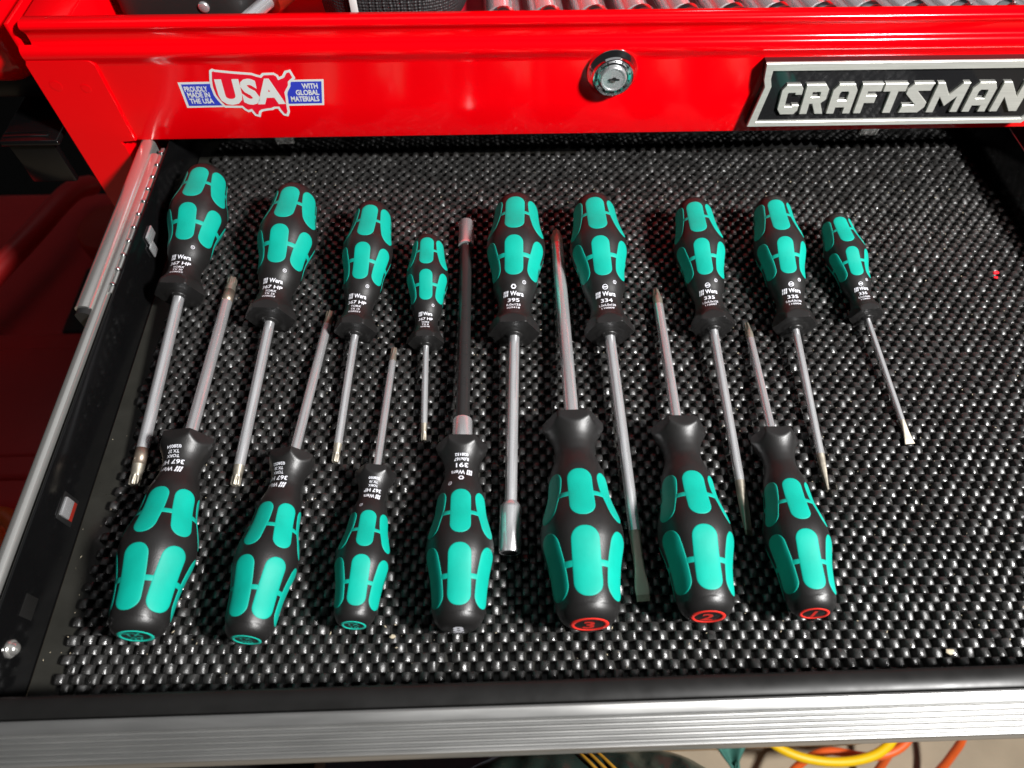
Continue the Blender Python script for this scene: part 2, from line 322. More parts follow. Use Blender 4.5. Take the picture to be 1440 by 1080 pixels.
extr_x('back_panel', [(YB, -6), (YB, 30), (YB+.6, 31), (YB+1.4, 30.5), (YB+1.4, -6)], XL_, XR_, 'black', drw, True)
extr_x('front_flange', [(51.6, -6), (51.8, 30.2), (51.3, 31.8), (50, 32.8), (47, 33.2), (44.2, 33.3), (43.2, 32.9), (42.9, 31.5), (42.9, -12), (45, -12), (45, -6)], -232, 366, 'flange', drw, True, sharp=50)
pr = [(42.7, 20), (42.7, 31.6), (42.3, 32.5), (41.5, 32.8), (38.2, 32.0), (37.6, 31.5)]
y = 37.0; zz = 31.3
for k in range(5):
    pr += [(y, zz-1.3), (y-.6, zz-1.5), (y-.72, zz-.2), (y-1.0, zz-.05), (y-1.5, zz-.3), (y-1.66, zz-1.3)]; y -= 1.98; zz -= .9
pr += [(y, zz-.4), (y-.4, zz-1.2), (y-.5, zz-3), (y-.2, 6), (y+1, 4), (y+2, 20)]
extr_x('pull_handle', pr, -236, 368, 'alu', drw, True, sharp=30)
extr_y('inner_slide', slide_prof(6.6, 18, 31.4), -220.6, 46, 380, 'zinc', drw, 50)
for y0, y1 in ((262, 386),):
    bm = bmesh.new(); box(bm, (-216.4, (y0+y1)/2, 30.4), (2.2, y1-y0, .8), .1)
    frombm('ball_cage', bm, 'zinc', drw)
    for k in range(11):
        bm = bmesh.new(); bmesh.ops.create_uvsphere(bm, u_segments=14, v_segments=8, radius=1.5); bmesh.ops.translate(bm, vec=(-216.4, y0+6+k*11.3, 30.6), verts=bm.verts); frombm('bearing_ball', bm, 'brightchrome', drw)
# punched tabs, bolt, catch and wall patch
def tab(x, y, z, w, h, m='chrome'):
    bm = bmesh.new(); box(bm, (x+.3, y, z), (.7, w+2, h+1.6), .25); t = frombm('punched_slot', bm, 'dark', drw)
    bm = bmesh.new(); box(bm, (x+1.3, y-.3, z+2.2), (1.6, w*.8, h*.62), .5, 2); frombm('bent_tab', bm, m, t)
    bm = bmesh.new(); box(bm, (x+.8, y+.2, z-3.0), (.5, w*.8, h*.4), .15); frombm('slot_lining', bm, 'amber', t)
tab(XL_, 140.5, 10, 12, 11)
bm = bmesh.new(); box(bm, (XL_+1.0, 317, 20), (1.6, 11, 7), .7); box(bm, (XL_+1.4, 312, 13.5), (1.2, 7, 8), .5); frombm('drawer_catch', bm, 'chrome', drw)
bm = bmesh.new(); box(bm, (XL_+.4, 92, 14), (.6, 10, 9), .2, 2, None); frombm('wall_patch', bm, 'flange', drw)  # small dull square patch on the left wall
v, f = lathe([(0, 3.9), (1.0, 3.9), (1.4, 3.5), (1.4, 2.9), (2.8, 2.6), (3.7, 1.7), (4.1, .3)], 24); o = pyd('bolt_head', v, f, 'zinc', drw, True, sharp=40); o.rotation_euler = (0, 0, -math.pi/2); o.location = (XL_*MM, .0735, .0165)
for x0 in (-146.5, 273.5):
    bm = bmesh.new(); box(bm, (x0, 418.6, 12.2), (13.5, 3.2, 9), 1.2, 3); frombm('back_latch', bm, 'zinc', drw)

# ---- the mat: one woven foam sheet, a checkerboard of rolled pads and open holes
def build_mat():
    P, Q = 7.36, 4.17
    ROT = R_(-1.2); ca, sa = math.cos(ROT), math.sin(ROT)
    cols, rows = 79, 91
    dof = np.array([-.335, -.300, -.288, -.262, -.215, -.12, 0, .12, .215, .262, .288, .300, .335])      # across one pad, in periods
    ty = np.array([-.502, -.496, -.455, -.27, 0, .27, .455, .496, .502])
    nd, nt = len(dof), len(ty)
    r = np.arange(rows)[:, None, None, None]; c = np.arange(cols)[None, :, None, None]
    T = ty[None, None, :, None]; D = dof[None, None, None, :]
    sh = (rows, cols, nt, nd); one = np.ones(sh)
    g = lambda s_: rng.normal(0, s_, (rows, cols))[:, :, None, None]*one
    hgt, tlx, tly, wdt, len_, shx, shy = g(.15), g(.42), g(.4), g(.03), g(.02), g(.06), g(.04)
    W = 1+wdt; q = np.clip(np.abs(D)/.30, 0, 1)*one
    dome = np.sqrt(np.maximum(0, 1-q**3.0))
    top = -1.75+1.7*dome+hgt+tlx*D*3+tly*T*1.5-.42*np.abs(T*2)**3.2-.25*(D/.3)**2
    top = top+rng.normal(0, .055, sh)*(q < .97)
    top = np.where((np.abs(D) > .31) | (np.abs(T) > .499), -4.28, top)
    X0 = (c+.5*(r % 2)-cols/2)*P+D*W*P+shx+rng.normal(0, .03, sh); Y0 = (r-rows/2)*Q+T*(1+len_)*Q+shy
    wobx = .25*np.sin(c*.31+r*.05)+.3*np.sin(r*.13+c*.02); woby = .2*np.sin(r*.23)+.2*np.sin(c*.17+1)
    X = 70+X0*ca-Y0*sa+wobx; Y = 235+X0*sa+Y0*ca+woby
    # a few spots where the foam is worn flat
    for wx, wy, wr in ((262, 232, 15), (226, 222, 8), (90, 150, 7), (-110, 300, 9)):
        k = np.exp(-((X-wx)**2+(Y-wy)**2)/wr**2); top = np.where(top > -3, top*(1-.6*k)-.55*k, top)
    ok = ((X > -202) & (X < 351.5) & (Y > 53.0) & (Y < 419.2)).all((2, 3))
    idx = np.arange(rows*cols*nt*nd).reshape(sh)[ok]
    F = np.stack([idx[:, :-1, :-1], idx[:, :-1, 1:], idx[:, 1:, 1:], idx[:, 1:, :-1]], -1).reshape(-1, 4)
    zf = top.reshape(-1); F = F[(zf[F] > -4.2).any(1)]
    used = np.unique(F); remap = -np.ones(rows*cols*nt*nd, int); remap[used] = np.arange(len(used)); F = remap[F]
    co = np.stack([X.reshape(-1), Y.reshape(-1), zf], 1)[used]*MM
    me = bpy.data.meshes.new('non_slip_mat'); me.vertices.add(len(co)); me.vertices.foreach_set('co', co.astype(np.float32).ravel())
    me.loops.add(F.size); me.loops.foreach_set('vertex_index', F.astype(np.int32).ravel())
    me.polygons.add(len(F)); me.polygons.foreach_set('loop_start', np.arange(0, F.size, 4, dtype=np.int32))
    me.polygons.foreach_set('use_smooth', np.ones(len(F), bool)); me.update(calc_edges=True); me.validate(); me.set_sharp_from_angle(angle=R_(58))
    return tag(link('non_slip_mat', me, 'mat'), 'black open-weave non-slip foam liner covering the drawer floor', 'drawer liner')
build_mat()

# ================================================================== THE SCREWDRIVERS
FR = [(-.020, .20), (-.016, .245), (-.010, .262), (-.0075, .33), (-.006, .43), (-.004, .465), (-.003, .66), (-.001, .825), (.003, .856), (.016, .862), (.030, .83), (.052, .755), (.082, .655), (.115, .578), (.15, .538), (.185, .528), (.22, .56), (.26, .635), (.30, .695), (.345, .728), (.39, .748), (.43, .778), (.47, .835), (.51, .902), (.55, .96), (.585, .99), (.62, 1.0), (.655, .985), (.69, .94), (.73, .882), (.77, .832), (.81, .796), (.86, .768), (.91, .745), (.94, .715), (.967, .66), (.985, .585), (.996, .50), (1.0, .455)]
FS = np.array([a for a, b in FR]); FV = np.array([b for a, b in FR])
def pchip(x):
    h = np.diff(FS); dl = np.diff(FV)/h; m_ = np.zeros(len(FS))
    for i in range(1, len(FS)-1):
        if dl[i-1]*dl[i] > 0: m_[i] = 2*dl[i-1]*dl[i]/(dl[i-1]+dl[i])
    m_[0] = dl[0]; m_[-1] = dl[-1]
    i = np.clip(np.searchsorted(FS, x)-1, 0, len(FS)-2); t = (x-FS[i])/h[i]
    return (2*t**3-3*t**2+1)*FV[i]+(t**3-2*t**2+t)*h[i]*m_[i]+(-2*t**3+3*t**2)*FV[i+1]+(t**3-t**2)*h[i]*m_[i+1]
TS = np.linspace(-.020, 1, 1600); TV = np.array([pchip(x) for x in TS])
class Grip:
    def __init__(s, L, R, phi): s.L, s.R, s.phi = L, R, phi
    def r(s, sl, th):
        t = sl/s.L; rb = float(np.interp(t, TS, TV))*s.R
        if -.006 < t < .2:
            b = (th-s.phi+math.pi/6) % (math.pi/3)-math.pi/6; fl = .725*s.R/math.cos(b); k = .012*s.R   # six flats cut into the rim
            rb = .5*(rb+fl-math.sqrt((rb-fl)**2+k*k))
        return rb*(1-(.014*math.cos(6*(th-s.phi)) if .3 < t < .95 else 0))
    def pt(s, sl, th, off): r = s.r(sl, th)+off; return (r*math.sin(th), sl, r*math.cos(th))
def rrect(hw, hl, rc, n=9):
    P = []
    for cx, cy, a0 in ((hw-rc, hl-rc, 0), (-hw+rc, hl-rc, 90), (-hw+rc, -hl+rc, 180), (hw-rc, -hl+rc, 270)):
        for k in range(n): a = R_(a0+90*k/(n-1)); P.append((cx+rc*math.cos(a), cy+rc*math.sin(a)))
        if a0 in (90, 270) or True:
            nx = {0: ((-hw+rc), (hl)), 90: (-hw, -hl+rc), 180: (hw-rc, -hl), 270: (hw, hl-rc)}[a0]; p = P[-1]
            for k in range(1, 5 if a0 in (90, 270) else 2): t = k/(5 if a0 in (90, 270) else 2); P.append((p[0]+(nx[0]-p[0])*t, p[1]+(nx[1]-p[1])*t))
    return P
def inlay(G, a, b, hw):
    L = G.L; sc, hl = (a+b)/2*L, (b-a)/2*L; V = []; F = []
    out = rrect(hw, hl, hw*.93)
    for k in range(6):
        th0 = G.phi+k*math.pi/3; base = len(V); n = len(out)
        for sc_, off in ((1.03, -.35), (1.0, .05), (.965, .14), (.9, .18), (.7, .18), (.45, .18), (.2, .18)):
            kx = sc_; ky = 1-(1-sc_)*hw/hl if sc_ > .85 else sc_
            for px, py in out:
                sl = sc+py*ky; th = th0+px*kx/max(G.r(sl, th0), 1e-3); V.append(G.pt(sl, th, off))
        for i in range(6):
            for j in range(n): j2 = (j+1) % n; F.append((base+i*n+j, base+i*n+j2, base+(i+1)*n+j2, base+(i+1)*n+j))
        V.append(G.pt(sc, th0, .18)); F += [(base+6*n+j, base+6*n+(j+1) % n, len(V)-1) for j in range(n)]
    bw = .07*G.R; base = len(V); N = 120                # the thin bridge that joins the pads
    prof = ((-1.25, -.3), (-1, .05), (-.8, .13), (.8, .13), (1, .05), (1.25, -.3))
    sb = sc+hl*(.06)
    for dy, off in prof:
        for k in range(N): th = 2*math.pi*k/N; V.append(G.pt(sb+dy*bw, th, off))
    for i in range(len(prof)-1):
        for k in range(N): k2 = (k+1) % N; F.append((base+i*N+k, base+i*N+k2, base+(i+1)*N+k2, base+(i+1)*N+k))
    return V, F
def wrap(G, geo, s0, th0, h, wid=None):     # lay flat lettering round the grip
    v, f = geo; w = v[:, 0].max()-v[:, 0].min(); k = h/.7; kx = k if wid is None else wid/w
    out = []
    for p in v:
        sl = s0+p[1]*k; rr = G.r(sl, th0); out.append(G.pt(sl, th0+p[0]*kx/rr, .09))
    return out, f
def par(x, y, w, h, sl): return [(x, y), (x+w, y), (x+w+sl, y+h), (x+sl, y+h)]
LOGO = None
def logo():
    global LOGO
    if LOGO is None:
        L = [par(-.05+.3*k, .02, .2, .42, .12) for k in range(3)]+[par(.07+.3*k, .5, .2, .42, .12) for k in range(3)]
        LOGO = poly_geo(L)
    return LOGO
def ring2d(r0, r1, n=28): return [[(r*math.cos(2*math.pi*k/n), r*math.sin(2*math.pi*k/n)) for k in range(n)] for r in (r1, r0)]
GROUP = 'screwdrivers laid out in the drawer'
# key: row, tip x, tip y, heading, blade, grip length, grip radius, tip height, roll, shaft r, text angle, tip kind, printed lines, symbol, cap, label
DR = [
 ('screwdriver', 0, -187.5, 156.0, .05, 119.2, 98.6, 17.4, 3.0, 4, 3.2, 0, 'star', ('367 HP', 'TORX', 'TX 30', '028055'), None, ('teal', 'TX 30'), 'teal and black star screwdriver marked TX 30, leftmost of the back row'),
 ('screwdriver', 0, -135.8, 154.5, -2.78, 101.4, 98.0, 17.6, 2.7, 3, 2.8, 0, 'star', ('367 HP', 'TORX', 'TX 25', '028053'), None, ('teal', 'TX 25'), 'star screwdriver marked TX 25, second from the left in the back row'),
 ('screwdriver', 0, -86.0, 166.7, -3.39, 80.0, 93.9, 15.1, 2.2, 1, 2.2, 0, 'star', ('367 HP', 'TORX', 'TX 15', '028051'), None, ('teal', 'TX 15'), 'mid-sized star screwdriver marked TX 15, third in the back row'),
 ('screwdriver', 0, -40.0, 178.5, .33, 60.3, 75.6, 12.6, 1.75, 1, 1.75, 0, 'star', ('367 HP', 'TORX', 'TX 8', '028048'), None, ('teal', 'TX 8'), 'smallest star screwdriver, shortest blade, marked TX 8, left of the black flexible shaft'),
 ('nut_driver', 0, 4.4, 113.7, -2.77, 126.5, 101.0, 17.9, 5.4, -4, 3.1, 0, 'socket', ('395', '8,0x125', '029418'), 'hex', ('white', '8'), 'nut driver marked 395 with a steel socket at the end of its blade'),
 ('screwdriver', 0, 66.9, 89.7, .6, 150.0, 100.8, 17.3, 1.6, -6, 3.0, 0, 'flare', ('334', '1,2x6,5x150', '110009'), 'slot', ('white', '6.5'), 'slotted screwdriver marked 334 with the longest blade and a wide flared tip'),
 ('screwdriver', 0, 123.6, 120.5, -1.38, 123.2, 94.6, 15.2, 1.9, -13, 2.5, 0, 'slot', ('335', '1,0x5,5x125', '110007'), 'slot', ('white', '5.5'), 'slotted screwdriver marked 335, its long blade reaching between the two smaller cross-head grips'),
 ('screwdriver', 0, 169.5, 143.3, -3.06, 100.3, 95.4, 15.2, 1.8, -9, 2.1, 0, 'edge', ('335', '0,8x4,0x100', '110004'), 'slot', ('white', '4.0'), 'slotted screwdriver marked 335, second from right in back row, tip seen edge-on'),
 ('screwdriver', 0, 222.0, 169.5, .88, 82.0, 75.4, 12.1, 1.1, -12, 1.5, 0, 'fan', ('335', '0,5x3,0x80', '110001'), 'slot', ('white', '3.0'), 'small slotted screwdriver with the thinnest blade, far right of the back row'),
 ('screwdriver', 1, 41.2, 331.9, 179.22, 148.2, 109.5, 19.3, 3.4, 2, 3.8, 180, 'cross', ('350', 'PH 3x150', '008760'), 'cross', ('red', '3'), 'largest cross-head screwdriver, red ring and 3 on its butt'),
 ('screwdriver', 1, 99.8, 280.0, 177.31, 99.2, 104.7, 17.3, 2.8, 0, 2.9, 180, 'cross', ('350', 'PH 2x100', '008755'), 'cross', ('red', '2'), 'cross-head screwdriver with 2 in its red butt ring, second from right, front row'),
 ('screwdriver', 1, 150.9, 253.0, 175.99, 77.9, 98.5, 14.8, 2.2, 5, 2.2, 180, 'cross', ('350', 'PH 1x80', '008750'), 'cross', ('red', '1'), 'cross-head screwdriver with 1 in its red butt ring, rightmost of front row'),
 ('screwdriver', 1, -162.9, 295.3, 181.14, 115.2, 104.4, 16.9, 3.1, 7, 3.2, 0, 'star', ('367 HP', 'TORX', 'TX 27', '028054'), None, ('teal', 'TX 27'), 'star screwdriver marked TX 27, teal butt ring, leftmost of the front row'),
 ('screwdriver', 1, -99.5, 267.5, 176.44, 97.7, 96.7, 14.5, 2.5, 20, 2.6, 0, 'rust', ('367 HP', 'TORX', 'TX 20', '028052'), None, ('teal', 'TX 20'), 'star screwdriver with rust-brown tip and teal butt ring, second from left, front row'),
 ('screwdriver', 1, -59.4, 239.9, 177.64, 79.8, 81.4, 12.6, 1.9, -9, 2.0, 0, 'star', ('367 HP', 'TORX', 'TX 10', '028050'), None, ('teal', 'TX 10'), 'small star screwdriver marked TX 10, teal butt ring, third in the front row'),
 ('nut_driver', 1, -17.6, 338.3, 179.63, 165.0, 97.7, 15.8, 5.2, -3, 3.7, 0, 'flex', ('391', '8,0x167', '028152'), 'hex', ('white', '8'), 'nut driver with a black flexible shaft and steel socket, pointing away from the front row'),
]
def cyl(prof, n=32, rf=None): return lathe(prof, n, rf=rf)
def build_driver(spec):
    name, row, tx, ty, hd, Lb, L, R, zt, roll, rs, tang, kind, lines, sym, cap, label = spec
    if row: Lb, L = Lb+.05*L, .95*L
    D = Lb+.62*L; sn = (R-zt)/D; cs = math.sqrt(1-sn*sn); h = R_(hd)
    a = Vector((-math.sin(h)*cs, math.cos(h)*cs, sn)); up = Vector((math.sin(h)*sn, -math.cos(h)*sn, cs)); rt = a.cross(up)
    org = Vector((tx, ty, zt))+a*Lb
    root = empty(name); tag(root, label, 'screwdriver' if name == 'screwdriver' else 'nut driver', GROUP)
    root.matrix_world = Matrix(((rt.x, a.x, up.x, org.x*MM), (rt.y, a.y, up.y, org.y*MM), (rt.z, a.z, up.z, org.z*MM), (0, 0, 0, 1)))
    G = Grip(L, R, R_(roll)); th = R_(roll+tang)
    # grip body
    ss = np.concatenate([np.array([-.020, -.016, -.013, -.010, -.0088, -.0075, -.0067, -.006, -.005, -.004, -.0035, -.003, -.002, -.001, .0005, .003]), np.linspace(.006, .04, 12), np.linspace(.046, .2, 22), np.linspace(.21, .93, 52), np.linspace(.94, 1, 16)])*L
    V = []; F = []; N = 108
    for s_ in ss:
        for k in range(N): V.append(G.pt(s_, 2*math.pi*k/N, 0))
    for i in range(len(ss)-1):
        for k in range(N): k2 = (k+1) % N; F.append((i*N+k, i*N+k2, (i+1)*N+k2, (i+1)*N+k))
    F += [tuple(range(N)), tuple(range((len(ss)-1)*N, len(ss)*N))]
    grip = pyd('grip', V, F, 'rubber', root, True, sharp=48)
    hw = .308*R
    for p, q in ((.325, .582), (.634, .925)):
        v, f = inlay(G, p, q, hw*(1 if p < .5 else 1.08)); pyd('soft_inlay', v, f, 'teal', root, True, sharp=70)
    # printing
    k = L/104; parts = []; z = k*(R/19.3)**.3
    if len(lines) == 4: rows = [(lines[0], 16.5, 2.3, 12.0), (lines[1], 13.6, 1.5, 6.4), (lines[2], 11.1, 1.5, 5.6), (lines[3], 8.7, 1.4, 7.4)]; ws = 20.9
    else: rows = [(lines[0], 16.3, 2.4, 6.6), (lines[1], 13.2, 1.6, 9.6 if len(lines[1]) > 8 else 8.0), (lines[2], 10.7, 1.4, 7.2)]; ws = 20.8
    for t, s0, hh, wdx in rows: parts.append(wrap(G, text_geo(t, .016), s0*k, th, hh*k*1.06, wdx*z*1.1))
    parts.append(wrap(G, text_geo('Wera', .02), ws*k, th+2.2*z/(R*.57), 2.7*k, 8.4*z))
    lg = logo(); parts.append(wrap(G, (lg[0], lg[1]), (ws-.5)*k, th-7.0*z/(R*.57), 2.7*k, None))
    parts.append(wrap(G, text_geo('R', .0), 29.0*k, th+math.pi/6, 1.0*k)); g = poly_geo(ring2d(.62, .8)); parts.append(wrap(G, g, 29.5*k, th+math.pi/6, 1.0*k, 2.3*k))
    if sym:
        if sym == 'hex': g = merge([poly_geo([[(math.cos(math.pi*j/3), math.sin(math.pi*j/3)) for j in range(6)], ring2d(.1, .48)[0]])]); g = (np.array(g[0]), g[1])
        elif sym == 'slot': g = merge([poly_geo(ring2d(.78, 1)), poly_geo([[(-.75, -.16), (.75, -.16), (.75, .16), (-.75, .16)]])]); g = (np.array(g[0]), g[1])
        else: g = merge([poly_geo(ring2d(.78, 1)), poly_geo([[(-.6, -.15), (.6, -.15), (.6, .15), (-.6, .15)]]), poly_geo([[(-.15, -.6), (.15, -.6), (.15, .6), (-.15, .6)]])]); g = (np.array(g[0]), g[1])
        parts.append(wrap(G, g, 26.2*k, th, 1.1*k, 3.3*k))
    v, f = merge(parts); pyd('lettering', v, f, 'print', grip, False)
    # butt: coloured ring and sign
    rb = .455*R; kindc, txt = cap; q = []
    flip = 1
    if kindc != 'white':
        N = 48; v = []; f = []
        for rr, o in ((rb*.99, -.15), (rb*.985, .12), (rb*.74, .16), (rb*.73, -.05)):
            for j in range(N): an = 2*math.pi*j/N; v.append((rr*math.cos(an), L+o, rr*math.sin(an)))
        for i in range(3):
            for j in range(N): j2 = (j+1) % N; f.append((i*N+j, i*N+j2, (i+1)*N+j2, (i+1)*N+j))
        pyd('butt_ring', v, f, kindc+'_ring', grip, True)
    words = txt.split(' '); pp = []
    for i, wv in enumerate(words):
        tv, tf = text_geo(wv, .03); hh = rb*(.95 if len(words) == 1 else .5); kk = hh/.7; wdt_ = (tv[:, 0].max()-tv[:, 0].min())*kk
        kx = kk*min(1, 1.25*rb/max(wdt_, 1e-3)); y0 = -hh/2 if len(words) == 1 else (.08*rb if i == 0 else -.62*rb)
        pp.append(([(-p[0]*kx, L+.14, y0+p[1]*kk) for p in tv], tf))
    if kindc == 'white': pp.append(([(-2.4, L+.14, -rb*.72), (2.4, L+.14, -rb*.72), (2.4, L+.14, -rb*.6), (-2.4, L+.14, -rb*.6)], [(0, 1, 2, 3)]))
    v, f = merge(pp); pyd('butt_sign', v, f, 'print' if kindc == 'white' else kindc+'_ring', grip, False)
    # blade: s runs from the tip (-Lb) to the grip (0)
    if kind == 'flex':
        v, f = cyl([(2, 4.6), (-.6, 4.6), (-1.2, 5.2), (-15.2, 5.2), (-16, 4.9), (-16, 3.6)]); pyd('ferrule', v, f, 'chrome', root, True, sharp=30)
        v, f = cyl([(-15, rs), (-Lb*.5, rs*1.0), (-Lb+22, rs)]); pyd('flexible_shaft', v, f, 'blackshaft', root, True, sharp=40)
        v, f = cyl([(-Lb+22.5, 3.8), (-Lb+22.3, 4.9), (-Lb+21, 5.1), (-Lb+20.4, 4.9), (-Lb+.8, 4.9), (-Lb, 4.5), (-Lb, 3.6), (-Lb+4, 3.5)]); pyd('socket', v, f, 'chrome', root, True, sharp=30)
        return root
    v, f = cyl([(1, rs+.7), (-.022*L, rs+.7), (-.026*L, rs+.3), (-.026*L, rs*.9)]); pyd('collar', v, f, 'black_plastic', grip, True, sharp=40)
    e = dict(star=11, rust=11, cross=14, slot=30, edge=22, fan=16, flare=34, socket=26)[kind]*(.75+.25*rs/3)
    v, f = cyl([(0, rs), (-Lb+e, rs)]); pyd('shaft', v, f, 'chrome', root, True, sharp=40)
    b0 = -Lb
    if kind in ('star', 'rust'):
        tr = rs*.86
        def rf(s_, a_): return 1+(.16*math.cos(6*a_)-.08 if s_ < b0+e*.42 else (.0))
        v, f = cyl([(b0+e, rs*.995), (b0+e*.8, rs*.95), (b0+e*.55, tr), (b0+e*.44, tr), (b0+e*.40, tr*1.0), (b0+.5, tr*.98), (b0, tr*.86), (b0, .2)], 60, rf)
        tip = pyd('tip', v, f, 'burnt' if kind == 'rust' else 'tipgold', root, True, sharp=40)
        if kind == 'star' and Lb > 110:
            v, f = cyl([(b0+e+9, rs+.03), (b0+e+5, rs+.04), (b0+e, rs+.03)]); pyd('heat_band', v, f, 'burnt', root)
    elif kind == 'cross':
        def rf(s_, a_):
            t = (s_-b0)/e
            return 1 if t > .62 else 1-.42*(1-t/.62)**.5*(abs(math.sin(2*a_))**1.3)
        v, f = cyl([(b0+e, rs*.995), (b0+e*.62, rs*.98)]+[(b0+e*t, rs*(.5+.5*min(1, t/.55)**.9)) for t in (.5, .4, .3, .2, .1, .04, 0)]+[(b0, .15)], 64, rf)
        pyd('tip', v, f, 'burnt' if False else 'tipgold', root, True, sharp=35)
    elif kind == 'socket':
        v, f = cyl([(b0+e+3, rs), (b0+e, rs*1.02), (b0+e-2.5, 5.2), (b0+e-4, 5.5), (b0+1, 5.5), (b0, 5.1), (b0, 4.2), (b0+5, 4.1)], 40); pyd('socket', v, f, 'chrome', root, True, sharp=30)
        v = []; f = []
        # hexagon hole seen at the mouth
        v = [(4.15*math.cos(math.pi*j/3), b0-.02, 4.15*math.sin(math.pi*j/3)) for j in range(6)]; pyd('socket_mouth', v, [(0, 1, 2, 3, 4, 5)], 'dark', root, False)
    else:
        # flat blades: (distance from tip, half width, half thickness)
        if kind == 'flare': st_ = [(1, rs, rs), (.93, rs*.98, rs*.9), (.6, rs*.82, rs*.62), (.42, rs*.86, rs*.5), (.25, rs*1.12, rs*.38), (.16, rs*1.16, rs*.32), (.09, rs*1.10, rs*.27), (0, rs*1.08, rs*.21)]
        elif kind == 'fan': st_ = [(1, rs, rs), (.75, rs*.96, rs*.8), (.5, rs*1.05, rs*.55), (0, rs*1.75, rs*.2)]
        elif kind == 'edge': st_ = [(1, rs, rs), (.9, rs, rs*.97), (0, rs*.98, rs*.2)]
        else: st_ = [(1, rs, rs), (.9, rs, rs*.97), (.35, rs*1.0, rs*.55), (0, rs*1.0, rs*.22)]
        rot = R_({'flare': -12, 'fan': -7, 'edge': 78, 'slot': 38}[kind]); V = []; F = []; N = 24; MI = []
        fine = []
        for (t0, w0, d0), (t1, w1, d1) in zip(st_, st_[1:]):
            for j in range(4): u = j/4; fine.append((t0+(t1-t0)*u, w0+(w1-w0)*u, d0+(d1-d0)*u))
        fine.append(st_[-1])
        for t, w_, d_ in fine:
            p_ = 2+5*min(1, max(0, (1-d_/w_)*1.6))
            for j in range(N):
                an = 2*math.pi*j/N; c_, s_ = math.cos(an), math.sin(an)
                x = w_*math.copysign(abs(c_)**(2/p_), c_); zq = d_*math.copysign(abs(s_)**(2/p_), s_)
                V.append((x*math.cos(rot)+zq*math.sin(rot), b0+e*t, -x*math.sin(rot)+zq*math.cos(rot)))
        for i in range(len(fine)-1):
            for j in range(N): F.append((i*N+j, i*N+(j+1) % N, (i+1)*N+(j+1) % N, (i+1)*N+j)); MI.append(1 if fine[i][0] <= .1 and kind in ('flare', 'slot') else 0)
        F.append(tuple(range((len(fine)-1)*N, len(fine)*N))); MI.append(1)
        pyd('tip', V, F, ('tipgold', 'tipdark'), root, True, matidx=MI, sharp=30)
    return root
for spec in DR: build_driver(spec)

# ================================================================== SMALL BITS ON THE MAT
def crumb(name, loc, r, m, label, cat, seed):
    bm = bmesh.new(); bmesh.ops.create_icosphere(bm, subdivisions=2, radius=r); rd = random.Random(seed)
    for v in bm.verts: v.co = Vector((v.co.x*1.3, v.co.y*.9, v.co.z*.55))*(1+rd.uniform(-.25, .25))
    o = frombm(name, bm, m); o.location = [c*MM for c in loc]; tag(o, label, cat); return o
crumb('plastic_chip', (319.5, 290.5, .5), 1.5, 'redchip', 'larger bright red plastic chip on the mat near the right wall', 'chip', 1)
crumb('plastic_chip', (318, 286.5, .4), 1.1, 'redchip', 'smaller red plastic chip just in front of the larger one on the mat', 'chip', 2)
crumb('wood_chip', (-50.5, 77.5, .4), 1.0, 'grit', 'tan wood chip on the mat in front of the flexible-shaft nut driver', 'chip', 3)
crumb('sawdust_clump', (204, 63.5, .3), 1.5, 'grit', 'tan clump of sawdust on the mat by the front flange', 'sawdust', 4)
def dust():
    V = []; F = []
    for k in range(900):
        x = random.uniform(-211, 330); y = random.uniform(56, 400); z = random.uniform(-.6, .3) if x > -201 else -4.35
        r = random.choice((.12, .16, .2, .28))*random.uniform(.7, 1.3); b = len(V); an = random.uniform(0, 6.28); l = r*random.uniform(1, 3)
        c, s = math.cos(an), math.sin(an)
        V += [(x+l*c, y+l*s, z), (x-r*s, y+r*c, z+.05), (x-l*c, y-l*s, z), (x+r*s, y-r*c, z+.05), (x, y, z+r)]
        F += [(b, b+1, b+4), (b+1, b+2, b+4), (b+2, b+3, b+4), (b+3, b, b+4)]
    o = pyd('dust', V, F, 'grit', None, False); o['kind'] = 'stuff'; o['label'] = 'pale dust and sawdust specks scattered over the mat and drawer floor'; o['category'] = 'dust'
dust()

# ================================================================== THINGS IN THE TOP TRAY
def blob(name, c, d, m, parent=None, p=3.2, nu=40, nv=24, fn=None):
    V = []; F = []
    sp = lambda t, e: math.copysign(abs(t)**e, t)
    for i in range(nv+1):
        la = -math.pi/2+math.pi*i/nv
        for k in range(nu):
            lo = 2*math.pi*k/nu; e = 2/p
            q = Vector((d[0]/2*sp(math.cos(la), e)*sp(math.cos(lo), e), d[1]/2*sp(math.cos(la), e)*sp(math.sin(lo), e), d[2]/2*sp(math.sin(la), e)))
            if fn: q = fn(q, la, lo)
            V.append((c[0]+q.x, c[1]+q.y, c[2]+q.z))
    for i in range(nv):
        for k in range(nu): k2 = (k+1) % nu; F.append((i*nu+k, i*nu+k2, (i+1)*nu+k2, (i+1)*nu+k))
    return pyd(name, V, F, m, parent, True, sharp=70)
t = tag(empty('rubber_tool', (-193, 497, 80)), 'black rubber-bodied tool lying at the left end of the red tray', 'tool')
t.location = (0, 0, 0)
blob('tool_body', (-193, 482, 88.5), (86, 84, 47), 'tooldark', t, 6)
blob('tool_cap', (-182, 488, 113), (60, 60, 14), 'tooldark', t, 3)
v, f = lathe([(0, 5.5), (3, 5.6), (3.4, 5.0), (3.4, 3.2), (1.2, 3.0), (1.2, .2)], 24, 'Z'); o = pyd('screw_boss', v, f, 'black_plastic', t, True, sharp=40); o.location = (-.160, .462, .1112)
v, f = lathe([(0, 3.6), (1.4, 3.3), (2, 2.4), (2.2, .2)], 20); o = pyd('end_button', v, f, 'chrome', t); o.rotation_euler = (0, 0, math.pi); o.location = (-.178, .4405, .094)
